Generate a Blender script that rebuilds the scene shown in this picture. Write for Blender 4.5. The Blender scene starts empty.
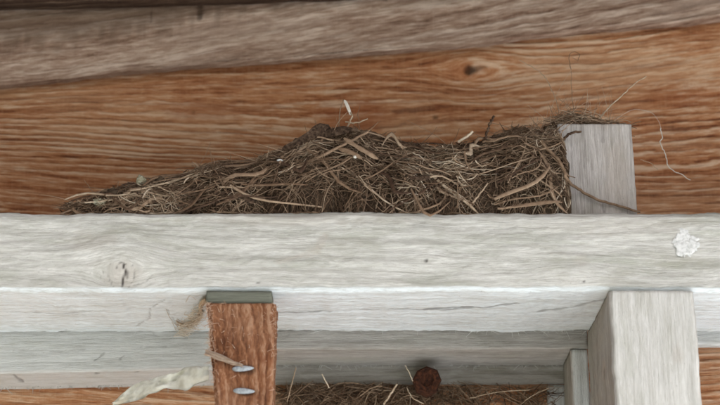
import bpy, math, random
import numpy as np
from mathutils import Vector, Matrix

# ------------------------------------------------------------------ camera, sky, sun, exposure
scene = bpy.context.scene
COL = scene.collection
F = 1634.0                      # focal length in photograph pixels (720 wide)
PITCH = math.radians(19.2)
BEAM_Z = 2.10                   # underside of the white beam above the ground
_f = Vector((0, math.cos(PITCH), math.sin(PITCH)))
_u = Vector((0, -math.sin(PITCH), math.cos(PITCH)))
def ray(px, py):
    return _f + Vector((1, 0, 0)) * ((px - 360) / F) + _u * ((202.5 - py) / F)
_yc = -1.634 * math.cos(PITCH)
_r = ray(360, 291)
CAM = Vector((0, _yc, BEAM_Z - _r.z * (-_yc) / _r.y))
def P(px, py, Y):
    """point seen at photo pixel (px, py) on the vertical plane at depth Y"""
    r = ray(px, py)
    return CAM + r * ((Y - CAM.y) / r.y)
def PZ(px, py, Z):
    """point seen at a photo pixel on the level plane at height Z"""
    r = ray(px, py)
    return CAM + r * ((Z - CAM.z) / r.z)

cd = bpy.data.cameras.new('camera'); cam = bpy.data.objects.new('camera', cd); COL.objects.link(cam)
cam.location = CAM; cam.rotation_euler = (math.pi / 2 + PITCH, 0, 0)
cd.sensor_width = 36; cd.lens = F / 720 * 36; cd.clip_start = 0.02; cd.clip_end = 500
cd.dof.use_dof = True; cd.dof.focus_distance = 1.695; cd.dof.aperture_fstop = 5.0
scene.camera = cam

SUN_EL, SUN_AZ = math.radians(60), math.radians(30)     # azimuth: towards the right of the camera, behind it
w = bpy.data.worlds.new('World'); scene.world = w; w.use_nodes = True
nt = w.node_tree; bg = nt.nodes['Background']
sky = nt.nodes.new('ShaderNodeTexSky'); sky.sky_type = 'NISHITA'; sky.sun_disc = False
sky.sun_elevation = SUN_EL; sky.sun_rotation = math.pi - SUN_AZ
sky.air_density = 1.0; sky.dust_density = 9.0; sky.ozone_density = 1.0
nt.links.new(sky.outputs[0], bg.inputs[0]); bg.inputs[1].default_value = 0.10
sd = bpy.data.lights.new('sun', 'SUN'); sd.energy = 4.0; sd.angle = math.radians(1); sd.color = (1, .98, .95)
sun = bpy.data.objects.new('sun', sd); COL.objects.link(sun)
sdir = Vector((math.sin(SUN_AZ) * math.cos(SUN_EL), -math.cos(SUN_AZ) * math.cos(SUN_EL), math.sin(SUN_EL)))
sun.rotation_euler = sdir.to_track_quat('Z', 'Y').to_euler()
vs = scene.view_settings; vs.view_transform = 'Standard'; vs.look = 'None'; vs.gamma = 1; vs.exposure = 1.48
vs.use_curve_mapping = False

# ------------------------------------------------------------------ helpers
rng = np.random.default_rng(7); random.seed(7)
def tag(o, label, cat, group=None):
    o['label'] = label; o['category'] = cat; o['kind'] = 'thing'
    if group: o['group'] = group
    return o
def empty(name, loc=(0, 0, 0)):
    o = bpy.data.objects.new(name, None); COL.objects.link(o); o.location = loc; o.empty_display_size = .02
    return o
def link(name, me, mat=None, parent=None, kind=None):
    o = bpy.data.objects.new(name, me); COL.objects.link(o)
    if mat and not me.materials: me.materials.append(mat)
    if parent:
        o.parent = parent
        o.location = -parent.location if parent.type == 'EMPTY' else (0, 0, 0)
    if kind: o['kind'] = kind
    return o
def _hash(ix, iy, s):
    n = (ix * 374761393 + iy * 668265263 + s * 974711) & 0xffffffff
    n = ((n ^ (n >> 13)) * 1274126177) & 0xffffffff
    return ((n ^ (n >> 16)) & 0xffff) / 65535.0
def vn(x, y, s=0):
    x = np.asarray(x, float); y = np.asarray(y, float); x, y = np.broadcast_arrays(x, y)
    ix = np.floor(x).astype(np.int64); iy = np.floor(y).astype(np.int64); fx = x - ix; fy = y - iy
    fx = fx * fx * (3 - 2 * fx); fy = fy * fy * (3 - 2 * fy)
    a = _hash(ix, iy, s); b = _hash(ix + 1, iy, s); c = _hash(ix, iy + 1, s); d = _hash(ix + 1, iy + 1, s)
    return (a + (b - a) * fx) * (1 - fy) + (c + (d - c) * fx) * fy - .5
def fbm(x, y, s=0, o=4):
    t = 0; a = 1
    for i in range(o):
        t = t + a * vn(x, y, s + i * 17); x = np.asarray(x) * 2.03; y = np.asarray(y) * 2.03; a *= .5
    return t
def interp(x, pts):
    return np.interp(x, [p[0] for p in pts], [p[1] for p in pts])

# ------------------------------------------------------------------ materials
def newmat(name):
    m = bpy.data.materials.new(name); m.use_nodes = True; return m
class G:
    """small node-graph helper"""
    def __init__(s, m):
        s.t = m.node_tree; s.b = s.t.nodes['Principled BSDF']
    def n(s, k): return s.t.nodes.new(k)
    def l(s, a, b): s.t.links.new(a, b)
    def coords(s):
        u = s.n('ShaderNodeUVMap'); u.uv_map = 'grain'; return u.outputs[0]
    def scale(s, v, x, y, off=0):
        m = s.n('ShaderNodeMapping'); m.inputs['Scale'].default_value = (x, y, 1); m.inputs['Location'].default_value = (off, off * .7, off * 1.3)
        s.l(v, m.inputs[0]); return m.outputs[0]
    def noise(s, v, x, y, detail=4, rough=.55, dist=0, off=0):
        n = s.n('ShaderNodeTexNoise'); n.inputs['Scale'].default_value = 1; n.inputs['Detail'].default_value = detail
        n.inputs['Roughness'].default_value = rough; n.inputs['Distortion'].default_value = dist
        s.l(s.scale(v, x, y, off), n.inputs['Vector']); return n.outputs['Fac']
    def ramp(s, f, stops, interp='LINEAR'):
        r = s.n('ShaderNodeValToRGB'); e = r.color_ramp; e.interpolation = interp
        while len(e.elements) < len(stops): e.elements.new(.5)
        for el, (p, c) in zip(e.elements, stops):
            el.position = p; el.color = (*c, 1) if len(c) == 3 else c
        s.l(f, r.inputs[0]); return r.outputs[0]
    def g(s, f, a, b):            # grey ramp a..b -> 0..1
        r = s.n('ShaderNodeMapRange'); r.inputs[1].default_value = a; r.inputs[2].default_value = b; r.clamp = True
        s.l(f, r.inputs[0]); return r.outputs[0]
    def mix(s, f, a, b, mode='MIX'):
        m = s.n('ShaderNodeMix'); m.data_type = 'RGBA'; m.blend_type = mode; m.clamp_factor = True
        for v, i in ((f, 0), (a, 6), (b, 7)):
            if isinstance(v, (int, float)): m.inputs[i].default_value = v
            elif isinstance(v, tuple): m.inputs[i].default_value = (*v, 1)
            else: s.l(v, m.inputs[i])
        return m.outputs[2]
    def m(s, op, a, b=0.0):
        n = s.n('ShaderNodeMath'); n.operation = op
        for v, i in ((a, 0), (b, 1)):
            if isinstance(v, (int, float)): n.inputs[i].default_value = v
            else: s.l(v, n.inputs[i])
        return n.outputs[0]
    def attr(s, name):
        a = s.n('ShaderNodeAttribute'); a.attribute_name = name; return a.outputs['Fac']
    def bump(s, h, strength, dist):
        b = s.n('ShaderNodeBump'); b.inputs['Strength'].default_value = strength; b.inputs['Distance'].default_value = dist
        s.l(h, b.inputs['Height']); s.l(b.outputs[0], s.b.inputs['Normal'])

def mat_sawn(name, stops, pale, dark, off=0, ringy=110, patch=.55, grey=None, ringk=1.0, ringa=.8, blushc=None):
    """rough-sawn bare timber; grain attribute UV in metres (along, across)"""
    m = newmat(name); q = G(m); v = q.coords()
    wob = q.noise(v, 5, 22, 3, .5, 0, off + 3)
    band = q.noise(v, 6, ringy, 6, .7, .2, off)
    broad = q.noise(v, 4, 17, 4, .6, .4, off + 8)
    fine = q.noise(v, 55, 1500, 3, .6, 0, off + 5)
    saw = q.noise(v, 520, 22, 2, .5, 0, off + 11)
    long_ = q.noise(v, 2.2, ringy * .8, 3, .5, .3, off + 61)
    sp = q.noise(v, 40, max(320, ringy * 3.6), 4, .7, .3, off + 71)
    f = q.m('ADD', q.m('MULTIPLY', q.m('SUBTRACT', band, .5), 1.1), q.m('MULTIPLY', q.m('SUBTRACT', broad, .5), .8))
    f = q.m('ADD', f, q.m('MULTIPLY', q.m('SUBTRACT', fine, .5), .4))
    f = q.m('ADD', f, q.m('MULTIPLY', q.m('SUBTRACT', long_, .5), .55))
    f = q.m('ADD', f, q.m('MULTIPLY', q.m('SUBTRACT', sp, .5), 1.5))
    f = q.m('ADD', f, .5)
    # growth rings: slow pale rise, sharp dark edge, broken up by patches
    sx = q.n('ShaderNodeSeparateXYZ'); q.l(v, sx.inputs[0])
    ph = q.m('ADD', q.m('MULTIPLY', sx.outputs[1], ringy * ringk), q.m('MULTIPLY', q.noise(v, 2, 14, 3, .55, .2, off + 81), 4.0))
    ph = q.m('ADD', ph, q.m('MULTIPLY', q.noise(v, 26, 90, 3, .6, 0, off + 85), .7))
    fr_ = q.m('FRACT', ph); tri = q.m('MULTIPLY', q.g(fr_, 1.0, .82), fr_)
    amp = q.m('MULTIPLY', q.g(q.noise(v, 2.5, 9, 3, .5, .3, off + 91), .38, .62), ringa)
    f = q.m('ADD', f, q.m('MULTIPLY', q.m('SUBTRACT', tri, .42), amp))
    line = q.m('MULTIPLY', q.g(q.noise(v, 11, 360, 5, .7, .15, off + 95), .55, .64), .6)
    c = q.ramp(f, stops)
    c = q.mix(line, c, dark)
    c = q.mix(q.m('MULTIPLY', q.g(wob, .5, .72), patch), c, pale)
    c = q.mix(q.m('MULTIPLY', q.g(q.noise(v, 9, 60, 5, .7, .8, off + 21), .56, .74), .55), c, dark)
    c = q.mix(q.m('MULTIPLY', q.g(saw, .5, .75), .16), c, pale)
    if grey:
        c = q.mix(q.m('MULTIPLY', q.g(q.noise(v, 7, 40, 5, .65, .3, off + 31), .42, .62), .75), c, grey)
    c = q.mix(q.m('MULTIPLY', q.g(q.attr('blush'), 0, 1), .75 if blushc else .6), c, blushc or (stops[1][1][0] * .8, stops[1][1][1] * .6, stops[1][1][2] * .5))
    c = q.mix(q.g(q.attr('mark'), .15, .95), c, (.035, .018, .01))
    q.l(c, q.b.inputs['Base Color']); q.b.inputs['Roughness'].default_value = .85; q.b.inputs['Specular IOR Level'].default_value = .2
    h = q.m('ADD', q.m('ADD', q.m('MULTIPLY', band, 1.0), q.m('MULTIPLY', tri, q.m('MULTIPLY', amp, .8))), q.m('MULTIPLY', fine, .45))
    h = q.m('ADD', h, q.m('MULTIPLY', saw, .22))
    h = q.m('ADD', h, q.m('MULTIPLY', sp, .5))
    q.bump(h, .9, .003)
    return m

def mat_paint(name, paint, worn, wood, wear=.5, off=0, fresh=(.78, .8, .82)):
    """thin old white paint gone grey over sawn timber; attribute 'fresh' keeps sheltered faces whiter"""
    m = newmat(name); q = G(m); v = q.coords()
    streak = q.noise(v, 11, 190, 6, .7, .12, off)
    broad = q.noise(v, 13, 50, 6, .7, .3, off + 4)
    fine = q.noise(v, 70, 1700, 3, .6, 0, off + 7)
    speck = q.noise(v, 330, 700, 3, .6, 0, off + 9)
    wv = q.m('ADD', q.m('MULTIPLY', streak, .6), q.m('MULTIPLY', broad, .5))
    fr = q.g(q.attr('fresh'), 0, 1)
    c = q.mix(q.g(wv, .45, .66), paint, worn)
    c = q.mix(q.m('MULTIPLY', q.g(broad, .5, .75), .6), c, (worn[0] * .92, worn[1] * .96, worn[2] * .84))
    c = q.mix(q.m('MULTIPLY', q.g(q.noise(v, 24, 130, 6, .75, .25, off + 33), .52, .66), .7), c, (min(.85, paint[0] * 1.15), min(.86, paint[1] * 1.16), min(.84, paint[2] * 1.18)))
    c = q.mix(q.m('MULTIPLY', fr, q.g(streak, .85, .5)), c, fresh)
    wn = q.noise(v, 12, 420, 6, .7, .3, off + 15)
    c = q.mix(q.m('MULTIPLY', q.g(wn, .6 - .12 * wear, .78 - .1 * wear), q.m('SUBTRACT', .62, q.m('MULTIPLY', fr, .25))), c, wood)
    c = q.mix(q.m('MULTIPLY', q.g(fine, .52, .8), .45), c, wood)
    c = q.mix(q.m('MULTIPLY', q.g(q.noise(v, 18, 560, 4, .72, .1, off + 43), .55, .72), .5), c, wood)
    c = q.mix(q.m('MULTIPLY', q.g(speck, .66, .76), .5), c, (wood[0] * .5, wood[1] * .48, wood[2] * .45))
    c = q.mix(q.m('MULTIPLY', q.g(q.noise(v, 9, 24, 6, .7, .4, off + 25), .54, .72), .5), c, (.36, .35, .28))
    c = q.mix(q.m('MULTIPLY', q.g(q.attr('blush'), 0, 1), .6), c, (.45, .38, .32))
    c = q.mix(q.g(q.attr('mark'), .12, .9), c, (.07, .06, .055))
    q.l(c, q.b.inputs['Base Color']); q.b.inputs['Roughness'].default_value = .75; q.b.inputs['Specular IOR Level'].default_value = .25
    hair = q.noise(v, 22, 620, 4, .7, .1, off + 41)
    h = q.m('ADD', q.m('ADD', q.m('MULTIPLY', streak, .7), q.m('MULTIPLY', hair, .7)), q.m('MULTIPLY', fine, .55))
    h = q.m('ADD', h, q.m('MULTIPLY', speck, .3))
    q.bump(h, .75, .0025)
    return m

ORANGE = [(.05, (.17, .055, .024)), (.30, (.40, .16, .07)), (.52, (.55, .27, .135)), (.82, (.76, .54, .38))]
M_ORANGE = mat_sawn('orange_sawn_wood', ORANGE, (.66, .41, .245), (.21, .066, .028), patch=.38)
GREYB = [(.06, (.14, .075, .05)), (.30, (.31, .195, .14)), (.53, (.46, .325, .25)), (.82, (.72, .575, .48))]
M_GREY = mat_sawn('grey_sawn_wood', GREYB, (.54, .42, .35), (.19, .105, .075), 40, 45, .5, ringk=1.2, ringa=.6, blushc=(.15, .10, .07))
M_BLOCK = mat_sawn('brown_sawn_wood', [(.1, (.10, .036, .016)), (.38, (.20, .08, .037)), (.6, (.29, .128, .062)), (.85, (.43, .25, .155))], (.33, .18, .11), (.15, .06, .035), 80, 130, .35)
M_DARKW = mat_sawn('dark_roof_wood', [(.2, (.045, .024, .016)), (.5, (.09, .052, .035)), (.8, (.15, .10, .07))], (.15, .10, .07), (.04, .022, .015), 120, 70, .3)
M_BEAM = mat_paint('white_beam_paint', (.70, .685, .64), (.47, .46, .415), (.31, .29, .255), .5, 0, (.79, .86, .90))
M_POST = mat_paint('white_post_paint', (.68, .67, .63), (.51, .50, .46), (.36, .345, .31), .45, 50)
M_TRIM = mat_paint('grey_trim_paint', (.60, .61, .60), (.45, .45, .44), (.32, .30, .285), .5, 90, (.74, .76, .76))
M_INNER = mat_paint('bare_shaded_trim', (.46, .44, .41), (.31, .29, .265), (.17, .15, .13), .8, 110)  # bare wood, with recess and post-side shade darkened into its colour
M_STUMP = mat_paint('bare_grey_wood', (.58, .545, .52), (.43, .40, .38), (.22, .19, .17), 1.0, 130)
M_GREEN = mat_paint('green_slat_paint', (.19, .20, .16), (.13, .14, .11), (.07, .07, .055), .7, 170, (.2, .21, .17))

def mat_simple(name, cols, scale=200, rough=.8, bump=.3, dist=.001, trans=0):
    m = newmat(name); q = G(m); tc = q.n('ShaderNodeTexCoord')
    n = q.n('ShaderNodeTexNoise'); n.inputs['Scale'].default_value = scale; n.inputs['Detail'].default_value = 5
    q.l(tc.outputs['Object'], n.inputs['Vector'])
    q.l(q.ramp(n.outputs['Fac'], [(.3 + .4 * i / max(1, len(cols) - 1), c) for i, c in enumerate(cols)]), q.b.inputs['Base Color'])
    q.b.inputs['Roughness'].default_value = rough; q.b.inputs['Specular IOR Level'].default_value = .25
    if trans: q.b.inputs['Transmission Weight'].default_value = trans
    q.bump(n.outputs['Fac'], bump, dist); return m
M_CORE = mat_simple('nest_soil', [(.03, .02, .013), (.075, .052, .034), (.12, .088, .06)], 160, .95, 1, .004)
M_RUST = mat_simple('rusty_iron', [(.02, .009, .006), (.055, .02, .011), (.12, .043, .02)], 330, .95, 1, .003)
M_METAL = mat_simple('dull_zinc', [(.22, .24, .26), (.42, .45, .48)], 500, .5, .2, .0004)
M_METAL.node_tree.nodes['Principled BSDF'].inputs['Metallic'].default_value = .75
M_DROP = mat_simple('bird_lime', [(.52, .53, .52), (.70, .71, .70), (.78, .78, .78)], 420, .9, .3, .0006)
M_PEEL = mat_simple('pale_peel', [(.50, .48, .40), (.66, .65, .57), (.80, .80, .74)], 70, .5, .4, .002)
M_BARK = mat_simple('bark', [(.03, .018, .012), (.075, .046, .03), (.15, .10, .068)], 320, .95, 1, .005)
M_FLUFF = mat_simple('tan_fluff', [(.36, .26, .17), (.55, .43, .31), (.66, .56, .44)], 300, .95, .6, .001)
M_FEATHER = mat_simple('feather', [(.55, .5, .43), (.75, .72, .66)], 400, .8, .3, .0005)
M_PEBBLE = mat_simple('speckled_lump', [(.16, .14, .09), (.34, .32, .22), (.46, .46, .38)], 500, .9, .7, .001)
M_SOIL = mat_simple('ground_soil', [(.05, .055, .03), (.09, .09, .055), (.13, .12, .08)], 9, .95, 1, .02)
M_GROUND = mat_simple('bounce_ground_pale', [(.37, .40, .42), (.45, .49, .515), (.52, .565, .595)], 12, .95, 1, .02)  # pale cool grey of the added bounce sheet

def mat_straw(name, stops, attr=True):
    m = newmat(name); q = G(m)
    if attr: f = q.attr('tone')
    else:
        oi = q.n('ShaderNodeObjectInfo'); f = q.m('MULTIPLY', q.m('POWER', oi.outputs['Random'], 1.5), .9)
    tc = q.n('ShaderNodeTexCoord'); n = q.n('ShaderNodeTexNoise'); n.inputs['Scale'].default_value = 240 if attr else 14
    n.inputs['Detail'].default_value = 3; q.l(tc.outputs['Object'], n.inputs['Vector'])
    f2 = q.m('ADD', f, q.m('MULTIPLY', q.m('SUBTRACT', n.outputs['Fac'], .5), .6))
    q.l(q.ramp(f2, stops), q.b.inputs['Base Color']); q.b.inputs['Roughness'].default_value = .7; q.b.inputs['Specular IOR Level'].default_value = .25
    return m
STRAW = [(0, (.055, .03, .018)), (.26, (.165, .103, .063)), (.55, (.30, .207, .138)), (.83, (.45, .345, .245)), (1, (.66, .56, .44))]
M_FIBRE = mat_straw('nest_fibre', STRAW)
M_STRAW = mat_straw('nest_straw', STRAW, False)

# ------------------------------------------------------------------ sawn timber builder
def seg_pts(p, q, n): return [p + (q - p) * i / n for i in range(n)]
def timber(name, mat, L0, L1, prof, to_world, du=.004, fine=None, rough=.0006, marks=(), blush=(), warp=None, shift=None,
           fresh=None, under=None, dv=.003, seed=0, parent=None, chamfer=.0025, voff=0.0, ring=0.0, ringf=110):
    """prof = (w0,w1,t0,t1): cross-section; front face is t0, bottom is w0. to_world(u,w,t)->xyz.
    marks/blush: (face, u, v, ru, rv, strength) ellipses or (face, polyline, halfwidth, strength)"""
    w0, w1, t0, t1 = prof
    if fine is None: fine = (L0, L1)
    a, b = fine
    us = np.concatenate([np.linspace(L0, a, max(2, int((a - L0) / .06)), endpoint=False) if a > L0 + 1e-6 else [],
                         np.linspace(a, b, int((b - a) / du) + 1),
                         np.linspace(b, L1, max(2, int((L1 - b) / .06)) + 1)[1:] if b < L1 - 1e-6 else []])
    # perimeter: front (w0->w1 at t0), top, back, bottom
    c = chamfer; W = w1 - w0; T = t1 - t0
    nf = max(3, int(W / dv)); nb = max(3, int(T / (dv * 1.3)))
    pts = []; face = []
    for k in range(nf): pts.append((w0 + c + (W - 2 * c) * k / (nf - 1), t0)); face.append(0)
    for k in range(3): pts.append((w1 - c + (k + 1) / 4 * c, t0 + (k + 1) / 4 * c)); face.append(0)
    for k in range(4): pts.append((w1, t0 + c + (T - 2 * c) * k / 3)); face.append(2)
    for k in range(3): pts.append((w1 - c - (W - 2 * c) * k / 2, t1)); face.append(3)
    for k in range(nb): pts.append((w0, t1 - c - (T - 2 * c) * k / (nb - 1))); face.append(1)
    for k in range(2): pts.append((w0 + (k + 1) / 3 * c, t0 + c - (k + 1) / 3 * c)); face.append(1)
    pts = np.array(pts); face = np.array(face); n = len(pts); nu = len(us)
    U, Wc = np.meshgrid(us, pts[:, 0], indexing='ij'); _, Tc = np.meshgrid(us, pts[:, 1], indexing='ij')
    Fc = np.broadcast_to(face, U.shape)
    # across coordinate for the grain
    V = np.where(Fc == 0, Wc, np.where(Fc == 1, w0 - (Tc - t0), np.where(Fc == 2, w1 + (Tc - t0), Wc + 3)))
    # normals of the section
    cw, ct = (w0 + w1) / 2, (t0 + t1) / 2
    NW = np.where(Fc == 1, -1., np.where(Fc == 2, 1., 0.)); NT = np.where(Fc == 0, -1., np.where(Fc == 3, 1., 0.))
    Ug, Vg = U.copy(), V.copy()
    if warp is not None: Ug, Vg = warp(Ug, Vg, Fc)
    disp = rough * (1.3 * fbm(Ug * 14, Vg * 160, seed, 3) + .8 * fbm(Ug * 160, Vg * 420, seed + 5, 2)) + rough * 1.2 * fbm(Ug * 5, Vg * 12, seed + 9, 2)
    if ring: disp = disp + ring * fbm(Ug * 3.0, Vg * ringf, seed + 50, 2)
    mk = np.zeros_like(U); bl = np.zeros_like(U)
    def field(items, arr):
        for it in items:
            fcs = (Fc == it[0])
            if isinstance(it[1], (list, tuple)):
                d = np.full(U.shape, 9.); pl = it[1]
                for (ua, va), (ub, vb) in zip(pl[:-1], pl[1:]):
                    ex, ey = ub - ua, vb - va; s = np.clip(((U - ua) * ex + (V - va) * ey) / (ex * ex + ey * ey + 1e-12), 0, 1)
                    d = np.minimum(d, np.hypot(U - ua - s * ex, V - va - s * ey))
                d = np.abs(d + .0009 * fbm(U * 130, V * 130, seed + 75, 3))
                hw = it[2] * (1 + .9 * vn(U * 160, V * 50, seed + 70))
                v_ = np.clip(1.5 - d / np.maximum(hw, 1e-5), 0, 1) * it[3]
            else:
                r = np.hypot((U - it[1]) / it[3], (V - it[2]) / it[4]) + .5 * fbm(U * 110, V * 110, seed + 30, 3)
                v_ = np.clip((1.15 - r) * 1.6, 0, 1) * it[5]
            np.maximum(arr, v_ * fcs, out=arr)
    field(marks, mk); field(blush, bl)
    disp = disp - .0014 * mk
    # corner wear
    Wd = Wc + NW * disp; Td = Tc + NT * disp
    if shift is not None:
        Wd = Wd + shift(U, (Wc - w0) / W)
    fr = np.zeros_like(U) if fresh is None else np.where(Fc == 1, fresh[1], fresh[0]) * np.ones_like(U)
    X = to_world(U, Wd, Td); co = np.stack(X, -1).reshape(-1, 3)
    ii, jj = np.meshgrid(np.arange(nu - 1), np.arange(n), indexing='ij'); j2 = (jj + 1) % n
    q = np.stack([ii * n + jj, ii * n + j2, (ii + 1) * n + j2, (ii + 1) * n + jj], -1).reshape(-1, 4)
    faces = q.tolist() + [list(range(n))[::-1], list(range((nu - 1) * n, nu * n))]
    me = bpy.data.meshes.new(name); me.from_pydata(co.tolist(), [], faces)
    # orientation: make the front face look along -t
    me.update()
    uv = me.uv_layers.new(name='grain'); li = np.empty(len(me.loops), np.int32); me.loops.foreach_get('vertex_index', li)
    VV = Vg.reshape(-1) + voff; UU = Ug.reshape(-1) + voff * 3
    uvs = np.stack([UU[li], VV[li]], -1)
    # end caps: end grain coordinates from the section itself
    ncap = 2 * n; base = len(li) - ncap
    tt = Td.reshape(-1); ww = Wd.reshape(-1)
    uvs[base:, 0] = tt[li[base:]] * .12 + 7; uvs[base:, 1] = ww[li[base:]] * 1.0
    uv.data.foreach_set('uv', uvs.astype(np.float32).reshape(-1))
    for nm, arr in (('mark', mk), ('blush', bl), ('fresh', fr)):
        at = me.attributes.new(nm, 'FLOAT', 'POINT'); at.data.foreach_set('value', arr.astype(np.float32).reshape(-1))
    import bmesh
    bm = bmesh.new(); bm.from_mesh(me); bmesh.ops.recalc_face_normals(bm, faces=bm.faces); bm.to_mesh(me); bm.free()
    me.polygons.foreach_set('use_smooth', [True] * (len(me.polygons) - 2) + [False] * 2)
    if under:
        me.materials.append(mat); me.materials.append(under)
        mi = np.zeros(len(me.polygons), np.int32); mi[:(nu - 1) * n] = (face[jj.reshape(-1)] == 1) & (face[j2.reshape(-1)] == 1)
        me.polygons.foreach_set('material_index', mi)
    return link(name, me, mat, parent)
along_x = lambda u, w, t: (u, t, w)          # grain runs along X, w is height, t is depth
along_z = lambda u, w, t: (w, t, u)          # upright timber: w is X

# ------------------------------------------------------------------ ground and wall
WALL_Y = 0.245
me = bpy.data.meshes.new('ground'); me.from_pydata([(-200, -200, 0), (200, -200, 0), (200, 200, 0), (-200, 200, 0)], [], [(0, 1, 2, 3)])
g = link('ground', me, M_SOIL); g['kind'] = 'structure'
me = bpy.data.meshes.new('added_bounce_ground'); me.from_pydata([(-.7, -9, .004), (9, -9, .004), (9, WALL_Y - .02, .004), (-.7, WALL_Y - .02, .004)], [], [(0, 1, 2, 3)])  # pale sheet added out of view, bounces light in from the right
g = link('added_bounce_ground', me, M_GROUND); g['kind'] = 'structure'

wall = tag(empty('plank_wall', (0, WALL_Y, 0)), 'rough orange and grey sawn plank wall behind the nest', 'wall')
FX = (-.62, .62)
def wz(px, py, Y): return P(px, py, Y).z
# orange board
K1 = P(470, 70, WALL_Y); K2 = P(575, 57, WALL_Y); K3 = P(355, 115, WALL_Y)
top_edge = [(x_, y_ - 5.5) for x_, y_ in [(-20, 92), (60, 84), (120, 77), (200, 70), (270, 66), (340, 60), (400, 55), (460, 50), (520, 43), (600, 34), (660, 29), (740, 20)]]
def warp_orange(U, V, Fc):
    zt = K1.z; slope = .085
    up = np.clip((V - (K1.z - .13)) / .16, 0, 1)
    v = V - U * slope * up + .012 * np.sin(U * 5.2 + 1.0) * (1 - up) + U * .02 * (1 - up)
    v = v + .006 * fbm(U * 5, V * 9, 3, 3)
    for k, r, s in ((K1, .020, 1.1), (K3, .05, .35), (P(150, 118, WALL_Y), .07, .35), (P(250, 150, WALL_Y), .05, -.3)):
        dx, dz = (U - k.x) / (r * 2.2), (V - k.z) / r
        v = v - s * dz * r * .8 * np.exp(-(dx * dx + dz * dz) * .7)
    return U, v
bot = wz(360, 470, WALL_Y)
topz = wz(360, 20, WALL_Y) + .03
board = timber('board', M_ORANGE, -2.6, 2.6, (bot, topz, WALL_Y, WALL_Y + .03), along_x, du=.0035, dv=.0024, fine=FX, rough=.0008, seed=11, ring=.0007, ringf=120,
               warp=warp_orange, parent=wall,
               marks=[(0, K1.x, K1.z, .011, .0075, .85), (0, K1.x + .012, K1.z + .004, .014, .003, .55), (0, P(193, 112, WALL_Y).x, P(193, 112, WALL_Y).z, .004, .004, .5),
                      (0, P(435, 117, WALL_Y).x, P(435, 117, WALL_Y).z, .004, .003, .6)],
               blush=[(0, K3.x, K3.z, .05, .022, .8), (0, P(200, 112, WALL_Y).x, P(200, 112, WALL_Y).z, .05, .014, .6), (0, P(690, 95, WALL_Y).x, P(690, 95, WALL_Y).z, .05, .014, .5), (0, K1.x, K1.z, .03, .012, .5)])
# grey board overlapping it
GY = WALL_Y - .024
def edge_shift(Y, pts, zbase, amp=.0022, s=5):
    xs = [P(p[0], p[1], Y).x for p in pts]; zs = [P(p[0], p[1], Y).z - zbase for p in pts]
    def sh(U, r):
        e = np.interp(U, xs, zs) + amp * fbm(U * 26, U * 0, s, 3)
        sl = (zs[-1] - zs[0]) / (xs[-1] - xs[0])
        e = np.where(U > xs[-1], zs[-1] + (U - xs[-1]) * sl * .3, np.where(U < xs[0], zs[0] + (U - xs[0]) * sl * .3, e))
        return e * np.clip(1 - r, 0, 1)
    return sh
gz = wz(360, 58, GY)
def warp_grey(U, V, Fc):
    return U, V - U * .075 + .008 * np.sin(U * 4 + 2) + .008 * fbm(U * 4, V * 7, 23, 3)
A = P(200, 10, GY); B = P(255, 6, GY)
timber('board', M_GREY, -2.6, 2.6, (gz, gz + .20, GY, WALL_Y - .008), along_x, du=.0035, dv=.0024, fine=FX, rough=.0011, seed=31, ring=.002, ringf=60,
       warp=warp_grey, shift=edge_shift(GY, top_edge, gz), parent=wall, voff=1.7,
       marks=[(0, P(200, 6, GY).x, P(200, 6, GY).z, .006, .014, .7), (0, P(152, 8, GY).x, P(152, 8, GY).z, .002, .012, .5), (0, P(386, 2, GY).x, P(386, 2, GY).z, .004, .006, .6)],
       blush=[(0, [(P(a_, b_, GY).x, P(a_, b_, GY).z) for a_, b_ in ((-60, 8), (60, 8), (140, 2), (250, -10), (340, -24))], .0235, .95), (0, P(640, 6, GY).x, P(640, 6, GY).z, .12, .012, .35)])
# top board, only its lower edge shows
DY = GY - .03
dz0 = wz(0, 1, DY)
timber('board', M_DARKW, -2.6, 2.6, (dz0, dz0 + .2, DY, GY - .007), along_x, du=.01, dv=.01, fine=FX, rough=.001, seed=41,
       warp=warp_grey, shift=edge_shift(DY, [(-20, 3), (120, 0), (330, -7), (740, -22)], dz0, .0015, 8), parent=wall, voff=3.1)
# boards below, out of the picture
zz = bot - .002; k = 0
while zz > .02:
    z0 = max(.005, zz - .3)
    timber('board', M_ORANGE, -2.6, 2.6, (z0, zz, WALL_Y - .004 * (k % 2 + 1), WALL_Y + .03), along_x, du=.05, dv=.03, seed=60 + k, parent=wall, voff=5 + k * 1.3, rough=.0008)
    zz = z0 - .003; k += 1

# roof overhang above the picture, unseen; widened to block the sun
roof = tag(empty('roof_overhang', (0, 0, dz0 + .25)), 'dark boarded roof overhang above the plank wall', 'roof')
for i in range(8):
    y0 = DY + .06 - (i + 1) * .125
    z0 = dz0 + .205 + (DY + .06 - y0) * .10
    timber('board', M_DARKW, -2.6, 2.6, (z0, z0 + .022, y0, y0 + .122), along_x, du=.06, dv=.02, seed=80 + i, parent=roof, voff=9 + i)

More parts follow.
